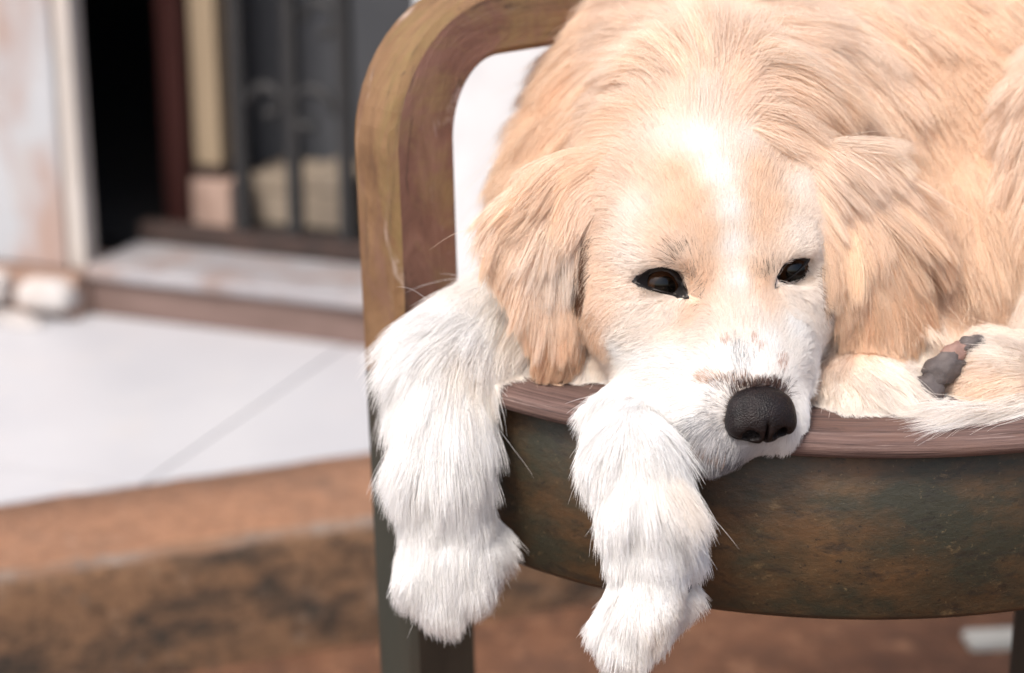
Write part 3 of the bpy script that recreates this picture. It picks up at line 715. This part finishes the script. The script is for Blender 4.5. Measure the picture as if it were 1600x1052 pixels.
G['ear_a'] = [
    (925, 270, -.5, .8, 40, .15, LG), (900, 300, -.35, .95, 42, .14, CR_), (890, 350, -.15, 1, 45, .12, OW), (915, 340, -.05, 1, 42, .12, CR_), (920, 400, 0, 1, 42, .10, GO), (870, 280, -.75, .6, 44, .2, LG), (830, 310, -.8, .6, 45, .2, CR_), (800, 350, -.5, .85, 34, .18, LG), (780, 400, -.15, 1, 30, .15, LG),
    (850, 400, -.2, 1, 48, .12, CR_), (820, 430, .05, 1, 28, .12, LG), (860, 460, -.12, 1, 40, .10, CR_), (890, 460, -.1, 1, 32, .10, LG), (866, 515, -.15, 1, 30, .10, GO), (885, 530, -.35, 1, 18, .10, GO), (840, 490, .15, 1, 24, .10, GO)]
G['ear_b'] = [
    (1275, 270, .5, .8, 36, .12, CR_), (1310, 250, .65, .75, 42, .12, CR_), (1340, 270, .65, .8, 44, .13, CR_), (1380, 300, .7, .7, 46, .18, LG), (1420, 350, .6, .8, 44, .2, LG), (1440, 400, .4, .9, 40, .18, GO),
    (1300, 330, .2, 1, 46, .10, LG), (1320, 380, .15, 1, 50, .10, LG), (1360, 380, .35, .95, 50, .12, LG), (1400, 420, .3, .95, 48, .14, GO), (1310, 440, .10, 1, 34, .10, GO), (1350, 450, .12, 1, 32, .10, GO), (1390, 470, .0, 1, 32, .12, LG), (1370, 500, .0, 1, 28, .12, LG), (1340, 490, .15, 1, 30, .12, LG)]
G['body'] = [
    # ruff at the upper left, back of the neck
    (900, 120, -.75, .35, 50, .30, GO), (860, 180, -.7, .6, 50, .3, LG), (850, 240, -.6, .8, 48, .25, LG), (940, 60, -.85, .1, 54, .3, LG), (960, 120, -.8, .3, 50, .28, LG), (900, 220, -.7, .6, 48, .25, LG), (990, 40, -.7, -.3, 50, .3, CR_), (1040, 20, -.4, -.6, 48, .3, CR_), (1060, 60, -.5, -.5, 48, .28, CR_), (1100, 80, -.2, -.8, 46, .28, CR_), (1020, 100, -.6, -.3, 46, .28, CR_),
    (1150, 60, .5, .3, 55, .25, CR_), (1220, 90, .8, .5, 55, .25, LG), (1280, 140, .8, .6, 50, .25, LG), (1180, 20, .6, -.1, 50, .25, CR_), (1260, 30, .7, .2, 50, .25, CR_), (1330, 80, .6, .7, 50, .25, CR_), (1340, 180, .5, .8, 50, .22, CR_),
    # flank
    (1400, 60, .5, .7, 46, .2, LG), (1480, 40, .5, .7, 46, .18, LG), (1560, 40, .5, .8, 46, .18, LG), (1420, 160, .45, .9, 50, .2, LG), (1500, 160, .35, .9, 50, .2, LG), (1550, 180, .2, 1, 50, .2, LG), (1480, 280, .2, 1, 55, .2, LG), (1530, 320, .1, 1, 55, .2, LG), (1500, 400, .1, 1, 53, .2, LG), (1480, 460, .0, 1, 48, .22, CR_), (1530, 450, -.05, 1, 48, .22, LG), (1480, 520, -.2, 1, 41, .25, OW),
    # chest
    (1300, 560, .3, .9, 24, .25, CR_), (1320, 620, .3, 1, 24, .3, OW), (1380, 600, .35, .9, 28, .3, OW), (1420, 580, .5, .7, 30, .3, OW), (1360, 650, .3, .9, 20, .3, OW), (1420, 640, .3, .8, 20, .3, OW), (1300, 650, .2, 1, 18, .3, OW),
    (940, 560, -.3, .8, 26, .25, OW), (920, 600, -.3, 1, 20, .22, WH), (900, 560, -.3, 1, 24, .22, OW), (880, 590, -.4, .9, 20, .22, WH), (960, 610, -.2, .9, 20, .25, WH), (820, 480, -.6, .7, 32, .25, OW)]
G['thigh'] = [(1600, 120, -.3, .9, 50, .3, CR_), (1580, 200, -.35, .95, 52, .3, CR_), (1590, 300, -.25, 1, 52, .28, LG), (1580, 380, -.3, .95, 50, .3, CR_), (1590, 450, -.5, .85, 42, .3, OW), (1595, 520, -.5, .6, 34, .28, OW), (1560, 470, -.5, .85, 38, .3, OW)]
G['hind'] = [(1580, 560, -.95, .1, 22, .2, OW), (1540, 560, -.9, .0, 16, .2, CR_), (1560, 600, -.9, .25, 16, .2, CR_), (1520, 600, -.9, .2, 13, .22, CR_), (1510, 630, -.8, .5, 13, .22, OW), (1560, 630, -.8, .4, 18, .25, CR_), (1520, 560, -.8, -.4, 12, .2, CR_)]
G['tail'] = [(1590, 650, -.98, .12, 70, .10, OW), (1560, 655, -.98, .12, 60, .10, WH), (1535, 656, -.98, .16, 42, .10, OW), (1595, 640, -.97, .1, 60, .14, OW)]
G['leg_a'] = [
    (820, 500, -0.45, .6, 34, 0.15, OW), (760, 500, -0.52, .6, 32, 0.17, WH), (700, 510, -0.52, .6, 32, 0.21, WH), (650, 540, -0.45, .8, 34, 0.24, WH), (620, 590, -0.34, .9, 39, 0.27, WH), (610, 650, -0.32, 1, 36, 0.28, WH), (604, 700, -.32, .95, 32, .26, WH), (620, 745, -.25, 1, 28, .22, WH), (800, 650, .35, .95, 32, .26, WH), (785, 700, .25, 1, 28, .2, WH), (770, 760, .15, 1, 22, .18, WH), (680, 580, -0.08, 1, 32, 0.2, WH), (740, 560, 0.08, 1, 34, 0.2, OW), (790, 560, 0.22, .9, 37, 0.21, OW), (790, 620, 0.26, .9, 37, 0.24, OW), (770, 680, 0.26, .95, 32, 0.22, WH),
    (690, 660, -0.04, 1, 30, 0.17, WH), (640, 710, -0.22, .95, 30, 0.22, WH), (700, 740, 0.0, 1, 28, 0.17, WH), (750, 740, 0.19, 1, 25, 0.2, WH), (640, 790, -0.2, .95, 21, 0.22, WH), (700, 810, 0.0, 1, 18, 0.15, WH), (750, 800, 0.15, 1, 21, 0.17, WH), (780, 840, 0.38, .7, 16, 0.17, WH),
    (650, 870, -0.15, 1, 18, 0.17, WH), (690, 880, -0.04, 1, 18, 0.14, WH), (740, 880, 0.15, 1, 16, 0.15, WH), (650, 920, -0.11, 1, 19, 0.15, WH), (690, 940, 0.0, 1, 20, 0.15, WH), (735, 925, 0.08, 1, 18, 0.15, WH)]
G['leg_b'] = [
    (985, 620, -0.08, 1, 18, 0.14, WH), (960, 660, -0.11, 1, 21, 0.15, WH), (1000, 660, 0.08, 1, 23, 0.15, WH), (1040, 680, 0.3, .9, 28, 0.2, WH), (945, 730, -0.08, 1, 23, 0.15, WH), (990, 740, 0.04, 1, 25, 0.15, WH), (1040, 740, 0.38, .85, 34, 0.24, OW), (945, 800, -0.09, 1, 25, 0.17, WH), (990, 810, 0.0, 1, 23, 0.15, WH), (1045, 800, 0.38, .85, 30, 0.22, WH),
    (940, 860, -0.14, 1, 16, 0.2, WH), (990, 870, -0.04, 1, 14, 0.15, WH), (1040, 860, 0.22, .9, 14, 0.17, WH), (1075, 850, 0.38, .8, 12, 0.2, WH), (980, 930, -0.19, 1, 10, 0.14, WH), (1020, 930, 0.15, 1, 10, 0.15, WH), (955, 970, -0.34, .9, 14, 0.15, WH), (990, 990, -0.15, 1, 14, 0.15, WH), (1020, 985, 0.15, 1, 8, 0.15, OW), (1060, 940, 0.6, .2, 7, 0.17, OW)]
# per-vertex flow, length, lift, colour by inverse distance within each region
nV = len(V); FD = np.zeros((nV, 3)); FL_ = np.zeros(nV); FLF = np.zeros(nV); FC = np.zeros((nV, 3))
for j, rg in enumerate(regs):
    sel = np.where(VR == j)[0]
    if not len(sel): continue
    gp, gd, gl, gf, gc = [], [], [], [], []
    RV = V[sel]
    uvs = proj(RV)
    for (u, v, du, dv, ln, lf, c) in G[rg]:
        p, nn = hit(u, v)
        # keep guides on their own region: nearest visible vertex of it
        front = NV[sel] @ B_ > -.2
        dd = np.where(front, ((uvs - (u, v)) ** 2).sum(1), 1e9); p = RV[dd.argmin()]; nn = NV[sel][dd.argmin()]
        d = R_ * du - U_ * dv; d = d - nn * (d @ nn) * .9; d /= max(np.linalg.norm(d), 1e-6)
        gp.append(p); gd.append(d); gl.append(ln * .001); gf.append(lf); gc.append(c)
    gp, gd, gl, gf, gc = map(np.array, (gp, gd, gl, gf, gc))
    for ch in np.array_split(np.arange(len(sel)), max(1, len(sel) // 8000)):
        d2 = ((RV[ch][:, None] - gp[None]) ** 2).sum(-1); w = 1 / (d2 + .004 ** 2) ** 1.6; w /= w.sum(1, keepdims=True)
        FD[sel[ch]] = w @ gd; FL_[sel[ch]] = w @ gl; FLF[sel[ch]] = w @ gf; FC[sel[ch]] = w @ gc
black = np.zeros(nV, bool); uvV = proj(V)
def inpoly(uv, pts):
    x, y = uv[:, 0], uv[:, 1]; r = np.zeros(len(uv), bool)
    for (x0, y0), (x1, y1) in zip(pts, np.roll(pts, -1, 0)):
        with np.errstate(divide='ignore', invalid='ignore'):
            r ^= ((y0 > y) != (y1 > y)) & (x < (x1 - x0) * (y - y0) / (y1 - y0) + x0)
    return r
for pts, c, ctr, er in EYE_INFO:
    black |= inpoly(uvV, c + (pts - c) * 1.12) & (np.linalg.norm(V - ctr, axis=1) < .03)
SKIN = FC * np.array([.86, .80, .75]); SKIN[black] = (.012, .009, .009)
nd = trilinear(Dn, Ln, hn, np.clip(V, Ln, Ln + .0519)); nd[np.linalg.norm(V - cN, axis=1) > .032] = 9
SKIN[nd < .0012] = (.05, .03, .025)
ca = me.attributes.new('coat', 'FLOAT_COLOR', 'POINT')
ca.data.foreach_set('color', np.c_[SKIN, np.ones(nV)].astype(np.float32).ravel())

# roots
T3 = np.concatenate([Q[:, [0, 1, 2]], Q[:, [0, 2, 3]]])
area = .5 * np.linalg.norm(np.cross(V[T3[:, 1]] - V[T3[:, 0]], V[T3[:, 2]] - V[T3[:, 0]]), axis=1)
cen = V[T3].mean(1); tn = NV[T3].mean(1); tr = VR[T3[:, 0]]
dens = np.array([1.45, 1.5, 2.7, 1.3, 3.0, 3.1, 5.2, 2.5, 2.5])[tr] * 1e6
uvc = proj(cen); tc_ = (CAM - cen); tc_ /= np.linalg.norm(tc_, axis=1, keepdims=True); fac = (tn * tc_).sum(1)
dens = dens * np.where(fac > -.25, 1, .25)
dens = dens * np.where((uvc[:, 0] > 1780) | (uvc[:, 1] < -160) | (cen[:, 2] < ZS1 - .006) & (np.hypot(cen[:, 0] - CX, cen[:, 1] - CY) < CR), .08, 1)
cnt = RNG.poisson(area * dens); ti_ = np.repeat(np.arange(len(T3)), cnt)
r1, r2 = RNG.random(len(ti_)), RNG.random(len(ti_)); fl = r1 + r2 > 1; r1[fl], r2[fl] = 1 - r1[fl], 1 - r2[fl]
Wt = np.stack([1 - r1 - r2, r1, r2], 1)
tri = T3[ti_]
def interp(A): return (A[tri] * (Wt[..., None] if A.ndim == 2 else Wt)).sum(1)
RP = interp(V); RN = interp(NV); RN /= np.linalg.norm(RN, axis=1, keepdims=True)
Rd = interp(FD); RL = interp(FL_); RF = interp(FLF); RC = interp(FC); RR = VR[tri[:, 0]]
uv = proj(RP)
# bare skin round the eyes and on the nose
keepm = np.ones(len(RP), bool)
ishead = RR == regs.index('head')
ed = np.full(len(RP), 9.)
for pts, c, ctr, er in EYE_INFO:
    keepm &= ~(ishead & inpoly(uv, c + (pts - c) * 1.1) & (np.linalg.norm(RP - ctr, axis=1) < .03))
    ed = np.minimum(ed, np.linalg.norm(RP - ctr, axis=1) - er)
keepm &= ~(ishead & (trilinear(Dn, Ln, hn, np.clip(RP, Ln, Ln + .0519)) < -.0003) & (np.linalg.norm(RP - cN, axis=1) < .03))
keepm &= RNG.random(len(RP)) < 1
RP, RN, Rd, RL, RF, RC, RR, uv, ed = (a[keepm] for a in (RP, RN, Rd, RL, RF, RC, RR, uv, ed))
n = len(RP); print('hairs', n)
near_eye = np.clip(1 - (ed - .001) / .010, 0, 1) * (RR == 6)
RL *= 1 - .6 * near_eye
# colour marks: freckles, brow speckles, grey and rust hairs round the nose
def spot(u, v, ru, rv, col, prob, hard=1.5, rg=(6,)):
    q = ((uv[:, 0] - u) / ru) ** 2 + ((uv[:, 1] - v) / rv) ** 2
    pr_ = prob * np.clip(hard * (1 - q), 0, 1); m = (RNG.random(n) < pr_) & np.isin(RR, rg)
    RC[m] = np.array(col) * RNG.uniform(.7, 1.2, (m.sum(), 1))
spot(1073, 414, 30, 34, (.14, .08, .045), .10); spot(1084, 452, 18, 28, (.16, .10, .07), .09); spot(1060, 398, 28, 14, (.2, .13, .07), .10)
spot(1190, 433, 24, 18, (.15, .09, .05), .11); spot(1203, 428, 14, 14, (.16, .10, .07), .14)
spot(912, 420, 9, 62, (.22, .12, .07), .8, rg=(6, 7))  # ear-cheek slit: its shadow and brown inner hair tinted onto the strands
spot(1135, 543, 7, 9, PK, .5); spot(1178, 541, 6, 9, PK, .45); spot(1220, 580, 10, 16, PK, .35); spot(1190, 552, 9, 4, PK, .5)
spot(1162, 572, 20, 34, (.30, .31, .34), .16); spot(1148, 548, 10, 18, (.3, .3, .32), .14)
spot(1115, 598, 24, 14, (.66, .45, .32), .4); spot(1165, 600, 36, 10, (.45, .28, .20), .4); spot(1215, 608, 22, 14, (.12, .09, .09), .3); spot(1165, 606, 56, 12, (.14, .09, .08), .4); spot(1122, 645, 12, 34, (.3, .28, .28), .2)
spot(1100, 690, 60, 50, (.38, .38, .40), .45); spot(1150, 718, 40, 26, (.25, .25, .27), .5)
spot(1285, 440, 14, 60, GB, .4); spot(920, 500, 40, 50, GO, .45)

nr = trilinear(Dn, Ln, hn, np.clip(RP, Ln, Ln + .0519)); nr[np.linalg.norm(RP - cN, axis=1) > .032] = 9
m = (nr < .0024 * RNG.uniform(.2, 1.3, n)) & (uv[:, 1] < 632 - 25 * RNG.random(n)); RC[m] = np.array((.10, .06, .05)) * RNG.uniform(.6, 1.5, (m.sum(), 1)); RL[nr < .004] *= .55
K = 8
S = np.linspace(0, 1, K)
Rd = Rd - RN * (Rd * RN).sum(1, keepdims=True) * .8
Rd /= np.maximum(np.linalg.norm(Rd, axis=1, keepdims=True), 1e-6)
FLY = (RNG.random(n) < np.where((RR == 4) | (RR == 5), .003, .007)) & (RR != 6)
RL = RL * np.where((RR >= 3) & (RR <= 5), RNG.uniform(.35, 1.22, n), RNG.uniform(.65, 1.15, n)) * np.where(FLY, 1.2, 1)
lift = (RF * RNG.uniform(.6, 1.5, n))[:, None]
# smooth random swirl of the flow over the coat
def vnoise(p, f, seed):
    r = np.random.default_rng(seed); o = np.zeros((len(p), 3))
    for a in range(5):
        k = r.normal(size=(3, 3)) * f * (1 + .5 * a); ph = r.uniform(0, 6.28, 3)
        o += np.sin(p @ k.T + ph) / (1 + .4 * a)
    return o / 2.5
longf = np.clip((RL - .012) / .03, 0, 1)[:, None]
calm = np.where(RR == 6, .3, 1)[:, None]
sw = (vnoise(RP, 60, 3) * .16 + vnoise(RP, 190, 4) * (.10 + .14 * longf)) * calm
d0 = Rd + sw + RNG.normal(size=(n, 3)) * (.06 + .05 * (1 - longf) + .22 * FLY[:, None]); d0 /= np.linalg.norm(d0, axis=1, keepdims=True)
grav = np.array([0, 0, -1.0])
PT = np.zeros((n, K, 3)); PT[:, 0] = RP - RN * .0008
ph1, am = RNG.uniform(0, 6.28, n)[:, None], (RNG.uniform(.0, .22, n)[:, None] * longf)
side = np.cross(d0, RN); side /= np.maximum(np.linalg.norm(side, axis=1, keepdims=True), 1e-6)
phw = vnoise(RP, 90, 8)[:, :1] * 3
seg = (RL / (K - 1))[:, None]
for k in range(1, K):
    s = S[k]
    d = d0 + RN * lift * (1.25 - 1.1 * s) + grav * (.30 * s * longf) + side * (am * np.sin(5.5 * s + phw + ph1 * .25))
    d /= np.linalg.norm(d, axis=1, keepdims=True)
    p = PT[:, k - 1] + d * seg
    sd_ = trilinear(D, LO, HG, p); off = .0006 + .0018 * s
    bad = sd_ < off
    if bad.any():
        g = grad(D, LO, HG, p[bad]); p[bad] += g * (off[bad] if hasattr(off, '__len__') else off - sd_[bad])[:, None] * np.clip(1, 0, 1)
    inn = (np.hypot(p[:, 0] - CX, p[:, 1] - CY) < CR + .001) & (p[:, 2] < ZS1 + .0012) & (p[:, 2] > ZS0 - .012)
    p[inn, 2] = ZS1 + .0012
    PT[:, k] = p
drop = np.zeros(n, bool)
for pts, c, ctr, er in EYE_INFO:
    near = np.where((RR == 6) & (np.linalg.norm(RP - ctr, axis=1) < .035))[0]
    pz = proj(PT[near][:, 2:]); hitm = inpoly(pz.reshape(-1, 2), c + (pts - c) * .95).reshape(len(near), -1).any(1)
    drop[near] = hitm & (RNG.random(len(near)) < np.where(uv[near, 1] < c[1] - 6, .55, .95))
kp = ~drop
PT, RP, RR, RC, RL, uv, FLY = PT[kp], RP[kp], RR[kp], RC[kp], RL[kp], uv[kp], FLY[kp]; n = len(PT)
# ear-fold shade and brown tinted into the hair; darker hairs along the lip line
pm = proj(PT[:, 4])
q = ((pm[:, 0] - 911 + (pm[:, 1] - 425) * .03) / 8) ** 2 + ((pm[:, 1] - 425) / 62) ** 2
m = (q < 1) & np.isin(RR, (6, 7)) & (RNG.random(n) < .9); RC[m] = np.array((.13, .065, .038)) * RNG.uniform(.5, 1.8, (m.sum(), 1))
for (x0, y0), (x1, y1) in (((985, 622), (1022, 664)), ((1022, 664), (1075, 700)), ((1075, 700), (1132, 721))):
    e = np.array([x1 - x0, y1 - y0], float); L2_ = e @ e; t_ = np.clip(((pm - (x0, y0)) @ e) / L2_, 0, 1)
    m = (np.linalg.norm(pm - (x0, y0) - t_[:, None] * e, axis=1) < 3.5) & (RR == 6) & (RNG.random(n) < .55)
    RC[m] = np.array((.30, .20, .15)) * RNG.uniform(.7, 1.4, (m.sum(), 1))
# clumping at two scales
def clump(PT, every, strength, power, tn_):
    lead = RNG.permutation(n)[:max(1, int(n / every))]
    for j in range(len(regs)):
        a = np.where(RR == j)[0]; l = lead[RR[lead] == j]
        if len(l) < 2: continue
        kd = KDTree(len(l))
        for i, q in enumerate(RP[l]): kd.insert(q, i)
        kd.balance()
        near = np.array([l[kd.find(q)[1]] for q in RP[a]])
        st = strength[j] * RNG.uniform(.5, 1.1, len(a)) * np.where(FLY[a], .15, 1)
        w = st[:, None] * S[None] ** power
        PT[a] += (PT[near] - PT[a] ) * w[..., None]
        tone = RNG.normal(0, tn_, len(lead)); tm = dict(zip(lead.tolist(), tone.tolist()))
        RC[a] *= 1 + np.array([tm[i] for i in near.tolist()])[:, None] * (.3 if j == 6 else 1)
    return PT
clump(PT, 18, [.55, .6, .35, .35, .30, .30, .22, .65, .65], 1.3, .04)
clump(PT, 130, [.42, .5, .25, .25, .12, .12, .06, .60, .60], 1.25, .045)
RC = np.clip(RC * RNG.uniform(.88, 1.05, (n, 1)), .005, .95)

M_hair = bpy.data.materials.new('dog_hair'); M_hair.use_nodes = True
nt = M_hair.node_tree; nt.nodes.remove(nt.nodes['Principled BSDF'])
hb = nt.nodes.new('ShaderNodeBsdfPrincipled'); hb.inputs['Roughness'].default_value = .5; hb.inputs['Specular IOR Level'].default_value = .25
hb.inputs['Sheen Weight'].default_value = 0
tr_ = nt.nodes.new('ShaderNodeBsdfTranslucent'); mx = nt.nodes.new('ShaderNodeMixShader'); mx.inputs[0].default_value = .42
at = nt.nodes.new('ShaderNodeAttribute'); at.attribute_name = 'hair_color'
nt.links.new(at.outputs['Color'], hb.inputs['Base Color']); nt.links.new(at.outputs['Color'], tr_.inputs['Color'])
nt.links.new(hb.outputs[0], mx.inputs[1]); nt.links.new(tr_.outputs[0], mx.inputs[2])
nt.links.new(mx.outputs[0], nt.nodes['Material Output'].inputs['Surface'])
def hair_object(name, P_, C_, rad, parent):
    m, k = P_.shape[:2]
    hc = bpy.data.hair_curves.new(name); hc.add_curves([k] * m)
    hc.attributes['position'].data.foreach_set('vector', P_.astype(np.float32).ravel())
    ra = hc.attributes.get('radius') or hc.attributes.new('radius', 'FLOAT', 'POINT')
    ra.data.foreach_set('value', np.broadcast_to(rad, (m, k)).astype(np.float32).ravel())
    co = hc.attributes.new('hair_color', 'FLOAT_COLOR', 'CURVE')
    co.data.foreach_set('color', np.c_[C_, np.ones(m)].astype(np.float32).ravel())
    hc.materials.append(M_hair)
    o = bpy.data.objects.new(name, hc); COL.objects.link(o); o.parent = parent; o.matrix_parent_inverse = Matrix.Translation(-Vector(parent.location))
    o['kind'] = 'stuff'; return o
taper = np.array([1, 1, .97, .92, .84, .72, .55, .22])
rad0 = np.array([.000095, .000095, .00009, .0001, .00009, .00009, .00008, .000095, .000095])[RR][:, None]
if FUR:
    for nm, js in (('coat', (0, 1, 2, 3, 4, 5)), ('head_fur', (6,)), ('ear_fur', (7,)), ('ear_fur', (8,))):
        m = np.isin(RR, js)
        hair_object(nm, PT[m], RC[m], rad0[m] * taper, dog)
